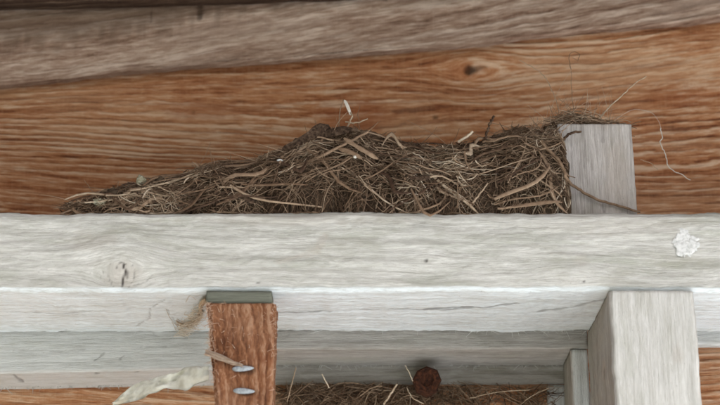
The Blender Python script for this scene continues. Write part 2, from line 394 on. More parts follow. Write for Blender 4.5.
# ------------------------------------------------------------------ white beam
ZB = BEAM_Z
ZT = P(360, 212, 0).z
UND = PZ(360, 332, ZB).y                     # depth of the beam's underside
FXB = (-.5, .5)
def bx(px, py=290): return P(px, py, 0).x
def bp(px, py):                              # front-face (u, v) for a pixel
    p = P(px, py, 0); return (p.x, p.z)
def up(px, py):                              # underside (u, v): v = w0 - depth
    p = PZ(px, py, ZB); return (p.x, ZB - p.y)
kb = P(121, 268, 0)
def warp_beam(U, V, Fc):
    v = V + .003 * np.sin(U * 5 + .6) + .002 * fbm(U * 5, V * 9, 5, 2)
    for k, r, s in ((kb, .022, 1.3), (P(430, 262, 0), .012, .6), (P(690, 240, 0), .03, .4), (P(570, 280, 0), .015, .7)):
        dx, dz = (U - k.x) / (r * 1.6), (V - k.z) / r
        e = np.exp(-(dx * dx + dz * dz) * .7)
        v = v - s * dz * r * .8 * e
    return U, v
beam = timber('timber_beam', M_BEAM, -1.6, 1.6, (ZB, ZT, 0, UND), along_x, du=.0022, dv=.0016, fine=FXB, rough=.0013, seed=101, warp=warp_beam, fresh=(.12, .95), chamfer=.005,
     shift=lambda U, r: .0022 * fbm(U * 34, (r > .5) * 9.0, 77, 5) * (r - .5) * 2,
     marks=[(0, [bp(122, 262), bp(125, 270), bp(123, 280), bp(121, 289), bp(119, 298)], .0015, 1.0), (0, [bp(116, 268), bp(120, 261), bp(126, 264)], .0010, .55),
            (0, [bp(129, 266), bp(126, 282)], .0008, .5), (0, [bp(112, 260), bp(108, 268), bp(108, 277), bp(113, 286)], .0006, .4), (0, [bp(131, 262), bp(135, 270), bp(133, 280), bp(127, 289)], .0006, .45), (0, [bp(103, 262), bp(99, 272), bp(102, 283)], .0005, .3), (0, [bp(86, 300 - 14), bp(104, 290), bp(116, 289)], .0005, .3), (0, [bp(133, 285), bp(146, 281), bp(152, 275)], .0007, .4),
            (0, bp(426, 261)[0], bp(426, 261)[1], .0014, .0028, .9), (0, bp(584, 282)[0], bp(584, 282)[1], .0022, .0014, .8), (0, [bp(528, 291), bp(552, 289)], .0007, .6),
            (0, bp(209, 277)[0], bp(209, 277)[1], .0013, .0016, .8), (0, bp(258, 283)[0], bp(258, 283)[1], .0016, .0016, .6), (0, [bp(327, 290), bp(329, 298)], .0009, .6),
            (1, [up(276, 314), up(330, 312), up(390, 309), up(440, 311), up(480, 308), up(520, 303)], .0022, .55), (1, [up(425, 310), up(490, 307)], .0035, .6),
            (1, [up(540, 312), up(580, 307), up(608, 300)], .003, .45), (1, [up(0, 312), up(60, 313), up(90, 311)], .002, .35), (1, [up(0, 331), up(110, 331)], .001, .3),
            (1, [up(135, 327), up(150, 317), up(150, 308), up(165, 300)], .0012, .4), (1, [up(167, 309), up(178, 325), up(190, 318)], .0012, .35)],
     blush=[(0, [bp(279, 262), bp(300, 256), bp(316, 251), bp(326, 236)], .003, .45), (0, bp(90, 240)[0], bp(90, 240)[1], .03, .012, .35), (0, bp(125, 275)[0], bp(125, 275)[1], .02, .016, .45),
            (0, bp(580, 262)[0], bp(580, 262)[1], .008, .008, .3), (0, bp(300, 220)[0], bp(300, 220)[1], .12, .007, .35), (0, bp(620, 225)[0], bp(620, 225)[1], .1, .012, .3)])
tag(beam, 'long weathered white painted beam carrying the nest', 'beam')

def tube_mesh(name, strands, sides=4, tones=None):
    """strands: list of (points Nx3, radii N)"""
    V = []; Fq = []; T = []; off = 0
    for si, (p, r) in enumerate(strands):
        p = np.asarray(p, float); N = len(p); r = np.broadcast_to(np.asarray(r, float), (N,))
        d = np.gradient(p, axis=0); d /= np.linalg.norm(d, axis=1, keepdims=True) + 1e-12
        ref = np.array([0., 0, 1.]) if abs(d[0, 2]) < .9 else np.array([0., 1., 0])
        a = np.cross(d, ref); a /= np.linalg.norm(a, axis=1, keepdims=True) + 1e-12
        b = np.cross(d, a)
        ang = np.arange(sides) * 2 * math.pi / sides
        ringv = p[:, None, :] + r[:, None, None] * (np.cos(ang)[None, :, None] * a[:, None, :] + np.sin(ang)[None, :, None] * b[:, None, :])
        V.append(ringv.reshape(-1, 3))
        i, j = np.meshgrid(np.arange(N - 1), np.arange(sides), indexing='ij'); j2 = (j + 1) % sides
        Fq.append(np.stack([off + i * sides + j, off + i * sides + j2, off + (i + 1) * sides + j2, off + (i + 1) * sides + j], -1).reshape(-1, 4))
        if tones is not None: T.append(np.full(N * sides, tones[si]))
        off += N * sides
    V = np.concatenate(V); Fq = np.concatenate(Fq)
    me = bpy.data.meshes.new(name); me.from_pydata(V.tolist(), [], Fq.tolist())
    if tones is not None:
        at = me.attributes.new('tone', 'FLOAT', 'POINT'); at.data.foreach_set('value', np.concatenate(T).astype(np.float32))
    me.polygons.foreach_set('use_smooth', [True] * len(me.polygons)); me.update()
    return me
def smooth_path(pts, n=10, jit=0):
    """Catmull-Rom through world points"""
    p = np.array([tuple(q) for q in pts], float); p = np.vstack([2 * p[0] - p[1], p, 2 * p[-1] - p[-2]]); out = []
    for i in range(1, len(p) - 2):
        for t in np.linspace(0, 1, n, endpoint=False):
            a, b, c, d = p[i - 1], p[i], p[i + 1], p[i + 2]
            out.append(.5 * ((2 * b) + (-a + c) * t + (2 * a - 5 * b + 4 * c - d) * t * t + (-a + 3 * b - 3 * c + d) * t ** 3))
    out.append(p[-2]); out = np.array(out)
    if jit: out += rng.normal(0, jit, out.shape)
    return out

# splinters hanging from the sawn back edge of the underside
def splinters(name, spec, parent, mat, tone=(.8, 1.1)):
    st = []
    for (x, y, z, l, lean) in spec:
        n = 6; t = np.linspace(0, 1, n)
        p = np.stack([x + lean * l * t + rng.normal(0, .1) * l * t * t, y - .004 * t + rng.normal(0, .002) * t, z + .0008 - l * (t ** 1.3) * (1 - .35 * abs(lean))], -1)
        st.append((p, np.linspace(rng.uniform(.0003, .0008), .00012, n)))
    return link(name, tube_mesh(name, st, 3, rng.uniform(*tone, len(st))), mat, parent, 'stuff')
M_SPL = mat_straw('pale_splinter', [(0, (.3, .28, .25)), (1, (.74, .75, .73))])
sp = []
for i in range(230):
    px = rng.uniform(-40, 740)
    dens = .9 if 470 < px < 610 else .4
    if rng.random() > dens: continue
    p = PZ(px, 331.6, ZB); sp.append((p.x, UND - rng.uniform(0, .004), ZB, abs(rng.normal(0, .004)) + .001, rng.normal(0, .8)))
for px, l, ln in ((512, .010, -.1), (517, .009, .2), (540, .012, .9), (330, .012, 2.2), (322, .008, -1.5), (560, .006, .5), (138, .011, -.5)):
    p = PZ(px, 331.6, ZB); sp.append((p.x, UND - .003, ZB, l, ln))
s_ = splinters('splinter_fringe', sp, None, M_SPL)
s_.parent = beam

# bird dropping splashed on the beam
def blob_sheet(name, cx, cz, Y, rx, rz, thick, seed, mat):
    n = 40; V = [(cx, Y - thick, cz)]; Fc = []
    for ri, rr in enumerate((.35, .7, .92, 1.0)):
        for k in range(n):
            a = 2 * math.pi * k / n
            q = 1 + .95 * float(fbm(math.cos(a) * 2.8 + 9, math.sin(a) * 2.2 + 9, seed, 4))
            th = thick * (1 if ri < 2 else .75 if ri == 2 else -.6) * (1 + .8 * float(vn(a * 3, rr * 5, seed)))
            V.append((cx + rx * q * rr * math.cos(a), Y - th, cz + rz * q * rr * math.sin(a)))
    for k in range(n):
        k2 = (k + 1) % n; Fc.append((0, 1 + k, 1 + k2))
        for ri in range(3): Fc.append((1 + ri * n + k, 1 + (ri + 1) * n + k, 1 + (ri + 1) * n + k2, 1 + ri * n + k2))
    me = bpy.data.meshes.new(name); me.from_pydata(V, [], Fc); me.polygons.foreach_set('use_smooth', [True] * len(Fc))
    return link(name, me, mat)
dr = empty('bird_dropping', P(687, 243, 0)); tag(dr, 'chalky white bird dropping splashed on the beam face', 'dropping')
for (px, py, rx, rz, sd_) in ((687, 239, .0105, .0085, 3), (684, 250, .0075, .0095, 5), (692, 245, .006, .007, 8), (679, 237, .003, .004, 12), (686, 246, .007, .010, 15)):
    p = P(px, py, 0); o = blob_sheet('splash', p.x, p.z, -.0003 - .0003 * (sd_ % 3), rx, rz, .00035, sd_, M_DROP); o.parent = dr; o.location = -dr.location

# ------------------------------------------------------------------ posts, trim and block
pL, pR = P(610, 300, -.003).x, P(695, 300, -.003).x
def warp_post(U, V, Fc): return U, V * 1.0 + .003 * fbm(U * 6, V * 20, 15, 3)
post = timber('timber_post', M_POST, 0.01, ZB - .0008, (pL, pR, -.003, UND), along_z, du=.003, dv=.0016, fine=(1.85, ZB - .0008), rough=.0007, seed=111, warp=warp_post, fresh=(.2, .1), chamfer=.0028, shift=lambda U, r: .0016 * fbm(U * 40, (r > .5) * 9.0, 79, 5) * (r - .5) * 2, voff=.4, under=M_INNER,
              marks=[(1, ZB - .07, pL - .055, .008, .010, .4)], blush=[(1, ZB - .068, pL - .055, .013, .016, .9), (0, ZB - .065, pL + .062, .008, .006, .35)])
tag(post, 'pale grey upright post butted under the white beam', 'post')

# inner stepped trim, right of the brown stub
Y1 = UND + .0005
z1 = P(440, 349, Y1).z
xa, xb = P(245, 340, Y1).x, P(574, 360, Y1).x
y2 = PZ(440, 366, z1).y
z2 = P(440, 384, y2).z
t1 = timber('trim_board', M_INNER, xa, pL - .0005, (z1, ZB + .03, Y1, y2), along_x, du=.003, dv=.002, rough=.0009, seed=121, fresh=(.1, .1), voff=.9, chamfer=.002)
tag(t1, 'grey trim board stepped down behind the white beam', 'trim')
t2 = timber('trim_board', M_INNER, xa, pL - .0005, (z2, z1 + .03, y2 + .0005, WALL_Y - .0045), along_x, du=.003, dv=.002, rough=.001, seed=131, fresh=(0, 0), voff=1.9, chamfer=.002)
tag(t2, 'innermost dark grey trim board above the rusty bolt', 'trim')
for o, a_ in ((t1, .0), (t2, .0)): pass
# jamb trim on the inner side of the post
step = ZB - z1
j1 = timber('jamb_trim', M_TRIM, 0.01, z1 - .0008, (pL - step, pL - .0006, Y1, y2), along_z, du=.004, dv=.002, fine=(1.85, z1 - .0008), rough=.001, seed=141, under=M_INNER, fresh=(.5, .1), voff=2.9, chamfer=.002)
tag(j1, 'narrow upright trim beside the pale post with paler edge', 'trim')
j2 = timber('jamb_trim', M_TRIM, 0.01, z2 - .0008, (pL - 2.0 * step, pL - .0006, y2 + .0006, WALL_Y - .0045), along_z, du=.004, dv=.002, fine=(1.85, z2 - .0008), rough=.001, seed=151, under=M_INNER, fresh=(.3, .1), voff=3.9, chamfer=.002)
tag(j2, 'deepest upright trim behind the pale post against the wall', 'trim')
# left of the stub: one deep board
z3 = P(100, 371, Y1).z
def tiltl(U, r): return (U - P(100, 371, Y1).x) * .018 * np.ones_like(r)
t3 = timber('trim_board', M_TRIM, -1.6, P(228, 350, Y1).x, (z3, ZB + .02, Y1, WALL_Y - .0045), along_x, du=.003, dv=.002, fine=(-.5, P(228, 350, Y1).x), rough=.0008, seed=161, fresh=(.55, .5), voff=4.9, chamfer=.002,
            shift=lambda U, r: tiltl(U, r) * (1 - np.clip(r, 0, 1)),
            marks=[(0, [(P(20, 350, Y1).x, P(20, 350, Y1).z), (P(60, 351, Y1).x, P(60, 351, Y1).z), (P(90, 349, Y1).x, P(90, 349, Y1).z)], .0006, .4), (0, [(P(95, 360, Y1).x, P(95, 360, Y1).z), (P(105, 353, Y1).x, P(105, 353, Y1).z)], .0008, .5),
                   (0, [(P(118, 361, Y1).x, P(118, 361, Y1).z), (P(126, 354, Y1).x, P(126, 354, Y1).z)], .0008, .5), (0, [(P(140, 348, Y1).x, P(140, 348, Y1).z), (P(168, 347, Y1).x, P(168, 347, Y1).z)], .0006, .4),
                   (1, [(P(14, 380, .17).x, z3 - .01), (P(15, 390, .17).x, z3 - .045)], .0016, .6), (1, P(92, 374, .14).x, z3 - .012, .003, .006, .6), (1, P(133, 374, .14).x, z3 - .01, .003, .005, .6)])
tag(t3, 'pale trim board under the white beam left of the brown stub', 'trim')
z4 = P(710, 345, Y1).z
t4 = timber('trim_board', M_TRIM, pL + .01, 1.6, (z4, ZB + .02, Y1, Y1 + .012), along_x, du=.003, dv=.002, fine=(pL + .01, .5), rough=.0008, seed=171, fresh=(.3, .2), voff=5.9, chamfer=.002)
tag(t4, 'thin grey trim strip on the far side of the pale post', 'trim')
sp = []
for i in range(150):
    px = rng.uniform(262, 575); sp.append((P(px, 366, y2).x, y2 - rng.uniform(0, .003), z1, abs(rng.normal(0, .003)) + .001, rng.normal(0, .7)))
s_ = splinters('splinter_fringe', sp, None, M_SPL, (.5, .9)); s_.parent = t1
sp = []
for i in range(90):
    px = rng.uniform(0, 215); sp.append((P(px, 393, WALL_Y - .01).x, WALL_Y - .012, z3 + .018 * (P(px, 393, .2).x - P(100, 371, Y1).x), abs(rng.normal(0, .004)) + .001, rng.normal(0, .8)))
s_ = splinters('splinter_fringe', sp, None, M_SPL, (.4, 1.0)); s_.parent = t3

# brown stub with two staples, green slat on it
SY = -.004
sl, sr = P(206, 330, SY).x, P(275, 330, SY).x
zs = P(240, 303, SY).z
def shift_stub(U, r): return (zs - U) * .10 * np.clip(1 - r, 0, 1) * (U > 1.9) + .0012 * fbm(U * 60, r * 0, 3, 3) * (1 - r)
def warp_stub(U, V, Fc): return U * 3.5 + .05 * fbm(U * 20, V * 30, 8, 2), V * .8 + .006 * fbm(U * 20, V * 40, 19, 3)
stub = timber('timber_stub', M_BLOCK, 1.80, zs - .0004, (sl, sr, SY, .034), along_z, du=.0025, dv=.0016, rough=.0010, seed=181, warp=warp_stub, shift=shift_stub, voff=6.6, chamfer=.004,
              blush=[(0, P(262, 358, SY).z, P(262, 358, SY).x, .006, .015, .6)],
              marks=[(0, P(243, 369.5, SY).z, P(243, 369, SY).x, .0050, .0125, .6), (0, P(244, 392, SY).z, P(244, 392, SY).x, .0050, .0125, .6)])
tag(stub, 'rough reddish brown timber stub with two metal staples', 'stub')
gs = timber('green_slat', M_GREEN, sl - .001, sr - .004, (zs, ZB - .0006, SY + .001, .034), along_x, du=.003, dv=.002, rough=.0005, seed=191, voff=7.7, chamfer=.0025, fresh=(.3, .3))
tag(gs, 'dark green slat wedged between brown stub and white beam', 'slat')
def staple(px, py, wpx, tilt):
    c = P(px, py, SY - .0015); n, m_ = 20, 6; V = []; Fc = []
    for i in range(m_):
        ph = math.pi / 2 * i / (m_ - 1)
        for k in range(n):
            a = 2 * math.pi * k / n; rr = math.cos(ph)
            x = wpx * .5e-3 * math.cos(a) * rr; z = 0.0028 * math.sin(a) * rr * (1 - .25 * math.cos(a))
            V.append((c.x + x * math.cos(tilt) - z * math.sin(tilt), c.y - .0014 * math.sin(ph) - .0006 * math.sin(a * 1) * rr, c.z + x * math.sin(tilt) + z * math.cos(tilt)))
    for i in range(m_ - 1):
        for k in range(n): Fc.append((i * n + k, i * n + (k + 1) % n, (i + 1) * n + (k + 1) % n, (i + 1) * n + k))
    Fc.append(tuple(range(n)))
    me = bpy.data.meshes.new('staple'); me.from_pydata(V, [], Fc); me.polygons.foreach_set('use_smooth', [True] * len(Fc))
    o = link('staple', me, M_METAL); o.parent = stub
staple(243, 368.5, 21, .05); staple(244, 391, 21, -.04)
# fuzz of torn fibres over the stub's sides
st = []
for i in range(260):
    z = zs - abs(rng.normal(0, .05)); side = rng.random()
    x = sl + rng.uniform(-.001, .004) + (zs - z) * .1 if side < .55 else (sr + rng.uniform(-.003, .001) if side < .8 else rng.uniform(sl + .008, sr))
    l = rng.uniform(.002, .006); a = rng.uniform(0, 6.28); t = np.linspace(0, 1, 5)
    p = np.stack([x + l * np.cos(a) * t + .3 * l * np.sin(a * 3) * t * t, SY - .0008 - .0035 * t * rng.random(), z + l * np.sin(a) * t - .2 * l * t * t], -1)
    st.append((p, np.linspace(.00035, .0001, 5)))
o = link('torn_fibre', tube_mesh('torn_fibre', st, 3, rng.uniform(.6, 1.0, len(st))), mat_straw('torn_fibre', [(0, (.2, .1, .06)), (.7, (.45, .27, .18)), (1, (.66, .5, .38))]), None, 'stuff'); o.parent = stub

# grey block standing on the beam at the end of the nest
BY = .050
bl_, br_ = P(561, 200, BY).x, P(636.5, 200, BY).x
bt = P(597, 124, BY).z
blk = timber('end_block', M_STUMP, ZT + .0008, bt, (bl_, br_, BY, BY + .075), along_z, du=.002, dv=.0014, rough=.0008, seed=201, voff=8.8, chamfer=.002,
             warp=lambda U, V, Fc: (U, V + .004 * fbm(U * 8, V * 18, 44, 3)),
             marks=[(0, [(P(603, 212, BY).z, P(603, 200, BY).x), (P(603, 201, BY).z, P(602, 200, BY).x)], .0012, .5), (0, [(bt, P(584, 200, BY).x), (bt - .05, P(586, 200, BY).x)], .0005, .35),
                    (0, [(bt, P(607, 200, BY).x), (bt - .02, P(606, 200, BY).x)], .0018, .35)],
             blush=[(0, P(615, 175, BY).z, P(617, 175, BY).x, .05, .014, .55), (0, P(606, 126, BY).z, P(606, 126, BY).x, .006, .008, .5)])
tag(blk, 'short bare grey wood block standing on the beam', 'block')

# rusty bolt under the innermost trim
bc = P(427, 380, .194); n = 8; rb = .0158; V = []; Fc = []
prof = [(.0, .1955), (.42, .1950), (.5, .1925), (.86, .192), (1.0, .1955), (1.0, .208), (.72, .209), (.70, .225), (.92, WALL_Y + .003)]
for (rr, yy) in prof:
    for k in range(n):
        a = 2 * math.pi * k / n; q = 1 + .05 * random.uniform(-1, 1)
        V.append((bc.x + rb * rr * q * math.cos(a), yy + random.uniform(-.0005, .0005), bc.z + rb * rr * q * math.sin(a)))
for i in range(len(prof) - 1):
    for k in range(n): Fc.append((i * n + k, i * n + (k + 1) % n, (i + 1) * n + (k + 1) % n, (i + 1) * n + k))
me = bpy.data.meshes.new('rusty_bolt'); me.from_pydata(V, [], Fc); me.polygons.foreach_set('use_smooth', [False] * len(Fc))
tag(link('rusty_bolt', me, M_RUST), 'thick rusty bolt head sticking out under the trim', 'bolt')

# ------------------------------------------------------------------ the nest
NB = .004; NYF = .010                                       # front of the nest on the beam top
NYC, NA = .078, .068
crest = [(60, 212), (80, 210), (95, 206), (104, 196), (112, 188), (140, 182), (165, 186), (185, 181), (205, 170), (225, 166), (250, 167), (268, 156), (290, 150), (312, 136), (330, 130), (350, 128), (370, 135),
         (400, 143), (430, 144), (455, 146), (478, 143), (495, 134), (515, 129), (540, 126), (556, 127), (564, 150), (568, 200)]
YS = NYC - .35 * NA
cxs = np.array([P(p[0], p[1], YS).x for p in crest]); czs = np.array([max(.004, P(p[0], p[1], YS).z - ZT) for p in crest])
def nh(x): return np.interp(x, cxs, czs)
def na(x): return NA * np.clip(nh(x) / .03, .35, 1)
def S(x, s, off=0.0):
    """point of the nest's skin; s=0 front foot, .5 crest, 1 back foot"""
    h = nh(x); a = na(x); yc = NYF + a
    c, si = np.cos(np.pi * s), np.sin(np.pi * np.clip(s, 0, 1))
    lump = .011 * fbm(x * 42, s * 5, 91, 4) * np.clip(nh(x) / .02, .2, 1)
    hh = h * np.power(np.maximum(si, 0), .62)
    o = off + lump
    return np.stack([x, yc - (a + o * .9) * c, ZT + hh + o * si * .8], -1)
nest = empty('bird_nest', (P(330, 212, .06).x, .06, ZT)); tag(nest, 'untidy brown nest of dry straw and roots on the beam', 'nest')
# soil core
xs = np.linspace(cxs[1], cxs[-2], 150); ss = np.linspace(0.0, 1.0, 26)
X, SS = np.meshgrid(xs, ss, indexing='ij')
co = S(X, SS, -.006) ; co[..., 2] = np.maximum(co[..., 2], ZT + .0003); co += rng.normal(0, .0012, co.shape) * np.array([1, 1, 0]) ; co[..., 2] += np.abs(rng.normal(0, .0012, co.shape[:2]))
n2 = len(ss)
Fq = [(i * n2 + j, (i + 1) * n2 + j, (i + 1) * n2 + j + 1, i * n2 + j + 1) for i in range(len(xs) - 1) for j in range(n2 - 1)]
me = bpy.data.meshes.new('soil_core'); me.from_pydata(co.reshape(-1, 3).tolist(), [], Fq); link('soil_core', me, M_CORE, nest)

XE = bl_ + .004
def hug(x0, s0, L, th, off, bend, npts, lift=0.0, wob=.0):
    """strand hugging the skin"""
    t = np.linspace(-.5, .5, npts); a = th + bend * t + wob * np.sin(t * 9 + x0 * 900)
    dx = np.concatenate([[0], np.cumsum(np.cos((a[1:] + a[:-1]) / 2))]) * L / (npts - 1); dz = np.concatenate([[0], np.cumsum(np.sin((a[1:] + a[:-1]) / 2))]) * L / (npts - 1)
    x = x0 + dx - dx.mean(); arc = np.maximum(.03, 1.3 * nh(np.clip(x, cxs[0], cxs[-1])) + na(x)) * 1.5
    s = np.clip(s0 + (dz - dz.mean()) / arc, .0, .95)
    x = np.where(x > XE, XE + (XE - x) * .3, x); x = np.maximum(x, cxs[0])
    p = S(x, s, off + lift * (2 * t) ** 2)
    p[:, 2] = np.maximum(p[:, 2], ZT + .0008); p[:, 1] = np.maximum(p[:, 1], .002)
    return p
def pickx():
    while True:
        x = rng.uniform(cxs[1], cxs[-3] + .004)
        if rng.random() < .35 + nh(x) / .07: return x
st = []; tn = []
for i in range(13000):
    x = pickx(); s0 = rng.uniform(-.02, .62) if rng.random() < .85 else rng.uniform(.5, .9)
    L = rng.choice([.009, .018, .03, .05], p=[.3, .35, .25, .1]) * rng.uniform(.7, 1.3)
    th = rng.normal(0, .55) if rng.random() < .72 else rng.uniform(-1.57, 1.57)
    off = rng.uniform(-.007, .0035); r = rng.choice([.0002, .00035, .00055, .0009], p=[.38, .34, .2, .08]) * rng.uniform(.8, 1.2)
    p = hug(x, s0, L, th, off, rng.normal(0, .55 if rng.random() < .75 else 2.2), 8, rng.uniform(-.003, .006), rng.uniform(0, .22)) + rng.normal(0, .0004, (8, 3))
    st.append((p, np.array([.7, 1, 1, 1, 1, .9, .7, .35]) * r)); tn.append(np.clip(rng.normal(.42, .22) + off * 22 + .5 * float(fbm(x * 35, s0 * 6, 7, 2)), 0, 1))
# whiskers that break the outline
for i in range(650):
    x = pickx(); s0 = rng.uniform(.2, .5); b = S(np.array(x), np.array(s0), -.002)
    L = abs(rng.normal(0, .010)) + .003; a = rng.uniform(0, math.pi); t = np.linspace(0, 1, 6); k = rng.normal(0, .9)
    d = np.array([math.cos(a) * 1.3, rng.normal(-.2, .4), abs(math.sin(a)) * .6 + .05])
    p = b + np.outer(t, d) * L + np.outer(t * t, [-math.sin(a) * k, 0, math.cos(a) * k * .5]) * L
    st.append((p, np.linspace(.0005, .00018, 6) * rng.uniform(.6, 1.6))); tn.append(rng.uniform(.15, .75))
# tuft lying on and behind the grey block
for i in range(520):
    px = rng.normal(580, 17); px = min(max(px, 552), 622)
    b = np.array(P(px, 124, BY + rng.uniform(.003, .06))); b[2] = bt + rng.uniform(.0005, .004 + .015 * math.exp(-((px - 576) / 17) ** 2))
    L = rng.uniform(.01, .035); a = rng.normal(0, .35) + (math.pi if rng.random() < .5 else 0); t = np.linspace(-.5, .5, 7); k = rng.normal(0, .5)
    p = b + np.outer(t, [math.cos(a), rng.normal(0, .6), abs(math.sin(a)) * .4]) * L + np.outer(.25 - t * t, [0, 0, abs(k)]) * L
    p[:, 2] = np.maximum(p[:, 2], bt + .0006)
    st.append((p, np.full(7, rng.uniform(.0002, .00055)))); tn.append(rng.uniform(.25, .8))
# fine wisps standing up over the block end of the nest
for i in range(75):
    px = rng.normal(580, 17); px = min(max(px, 535), 625); b = np.array(P(px, 122, .055 + rng.uniform(0, .05))); b[2] = min(b[2], bt + .004) if px > 560 else b[2] - .008
    L = rng.uniform(.012, .045); a = rng.uniform(.5, 2.6); k = rng.normal(0, .8); t = np.linspace(0, 1, 8)
    p = b + np.outer(t, [math.cos(a), rng.normal(-.1, .25), math.sin(a)]) * L + np.outer(t * t, [-math.sin(a) * k, 0, math.cos(a) * k]) * L * .6
    st.append((p, np.linspace(.00032, .00014, 8))); tn.append(rng.uniform(.45, 1.0))
link('fine_fibre', tube_mesh('fine_fibre', st, 3, tn), M_FIBRE, nest, 'stuff')

# about 290 countable straws, sharing a few meshes (unit length along X)
protos = []
for i in range(16):
    n = 7; t = np.linspace(0, 1, n); bow = rng.normal(0, .05); kink = rng.normal(0, .03)
    p = np.stack([t - .5, bow * np.sin(math.pi * t) + kink * np.sin(2 * math.pi * t), rng.normal(0, .05) * np.sin(math.pi * t) + rng.normal(0, .02) * np.sin(3 * t)], -1)
    r = np.interp(t, [0, .1, .85, 1], [.7, 1, .85, .4]) * .018 * rng.uniform(.8, 1.2)
    protos.append(tube_mesh('straw', [(p, r)], 4)); protos[-1].materials.append(M_STRAW)
def place_straw(a, b, thick, up_=Vector((0, -1, .3)), name='straw', me=None):
    a, b = Vector(a), Vector(b); d = b - a; L = d.length; x = d.normalized(); z = (up_ - x * up_.dot(x)).normalized(); y = z.cross(x)
    o = bpy.data.objects.new(name, me or random.choice(protos)); COL.objects.link(o); o.parent = nest
    k = thick / .018
    R = Matrix((x, y, z)).transposed().to_4x4() @ Matrix.Diagonal((L, L * .9 if False else max(k, L * .75), max(k * 1., L * .75), 1))
    # keep the tube's own thickness near 'thick': bow scales with it
    R = Matrix((x, y, z)).transposed().to_4x4() @ Matrix.Diagonal((L, k * random.choice((1, 1, 1.8, 2.6)), k * .8, 1))
    o.matrix_local = Matrix.Translation((a + b) / 2 - nest.location) @ R
    return o
for i in range(285):
    x = pickx(); s0 = rng.uniform(.02, .52); L = rng.uniform(.022, .075); th = rng.normal(0, .5) if rng.random() < .75 else rng.uniform(-1.5, 1.5)
    p = hug(x, s0, L, th, rng.uniform(.000, .0055), 0, 3)
    place_straw(p[0], p[2], rng.choice([.0005, .0007, .001, .0014], p=[.3, .4, .22, .08]), Vector((rng.normal(0, .4), -1, .4)))

# pieces one can point at in the nest
def strand_part(name, pts, r, mat, tone=.5, sides=5, taper=.5, jit=.0003, parent=None):
    p = smooth_path(pts, 6, jit); rr = np.linspace(1, taper, len(p)) * r
    o = link(name, tube_mesh(name, [(p, rr)], sides, [tone]), mat, parent or nest); return o
def Q(px, py, Y, lift=.0025):
    # first point of the ray that meets the nest's skin, a little in front of it; free pieces keep their own depth
    for y in np.arange(.004, .09, .001):
        p = P(px, py, y)
        if p.x < cxs[1] or p.x > cxs[-2]: break
        h, a = float(nh(p.x)), float(na(p.x)); c = (NYF + a - y) / a
        if abs(c) < 1 and p.z < ZT + .003 + h * math.sin(math.acos(c)) ** .62: return P(px, py, min(Y, y - lift))
    return P(px, py, Y)
ROOT = [Q(541, 142, .034), Q(548, 150, .024), Q(558, 160, .022), Q(564, 170, .026), Q(567, 180, .034), Q(578, 189, .042), Q(596, 199, .045), Q(616, 205, .046), Q(640, 212, .046)]
strand_part('root', ROOT, .0021, M_FIBRE, .38, 6, .6, .0003)
strand_part('root', [Q(564, 170, .036), Q(569, 176, .036), Q(575, 177, .034)], .0011, M_FIBRE, .38, 5, .4)
strand_part('twig', [Q(560, 148, .044), Q(564, 139, .042), Q(571, 133, .040), Q(581, 131.5, .040)], .0017, M_FIBRE, .03, 6, .7)
strand_part('root', [Q(524, 143, .022), Q(538, 150, .018), Q(541, 160, .016), Q(536, 169, .016), Q(520, 174, .018), Q(512, 178, .02)], .0011, M_FIBRE, .5, 5, .5)
strand_part('root', [Q(541, 165, .02), Q(552, 172, .028), Q(562, 174, .04)], .0008, M_FIBRE, .45, 5, .5)
strand_part('twig', [Q(485, 141, .03), Q(487, 132, .026), Q(490, 123, .024), Q(494, 116, .024)], .0016, M_FIBRE, .05, 6, .8, .0005)
strand_part('twig', [Q(458, 142, .03), Q(466, 137, .026), Q(473, 131, .024)], .0015, M_FIBRE, .95, 6, .8)
strand_part('twig', [Q(483, 142, .03), Q(493, 141, .026), Q(510, 136, .024), Q(522, 137, .026)], .0014, M_FIBRE, .4, 6, .6)
strand_part('twig', [Q(296, 168, .022), Q(318, 158, .014), Q(340, 147, .014), Q(368, 132, .022)], .0021, M_FIBRE, .45, 6, .6, .0004)
strand_part('twig', [Q(345, 122, .045), Q(355, 123, .04), Q(368, 119, .038)], .0011, M_FIBRE, .75, 5, .7)
strand_part('straw', [Q(426, 177, .012), Q(440, 176, .008), Q(450, 180, .007), Q(459, 186, .008)], .0011, M_FIBRE, .75, 5, .6)
strand_part('straw', [Q(465, 152, .02), Q(467, 165, .014), Q(474, 172, .011)], .0014, M_FIBRE, .45, 5, .6)
strand_part('straw', [Q(80, 203, .03), Q(110, 200, .018), Q(135, 194, .014), Q(158, 193.5, .012)], .0010, M_FIBRE, .85, 5, .6)
strand_part('straw', [Q(230, 186, .008), Q(250, 196, .004), Q(275, 202, .004), Q(322, 207, .006)], .0017, M_FIBRE, .66, 6, .5)
strand_part('straw', [Q(232, 210, .010), Q(240, 203, .006), Q(242, 200, .006)], .0012, M_FIBRE, .7, 5, .6)
strand_part('straw', [Q(470, 206, .008), Q(479, 195, .008), Q(488, 183, .010)], .0011, M_FIBRE, .75, 5, .6)
strand_part('straw', [Q(498, 209, .006), Q(525, 206, .004), Q(562, 202, .008)], .0014, M_FIBRE, .5, 5, .5)
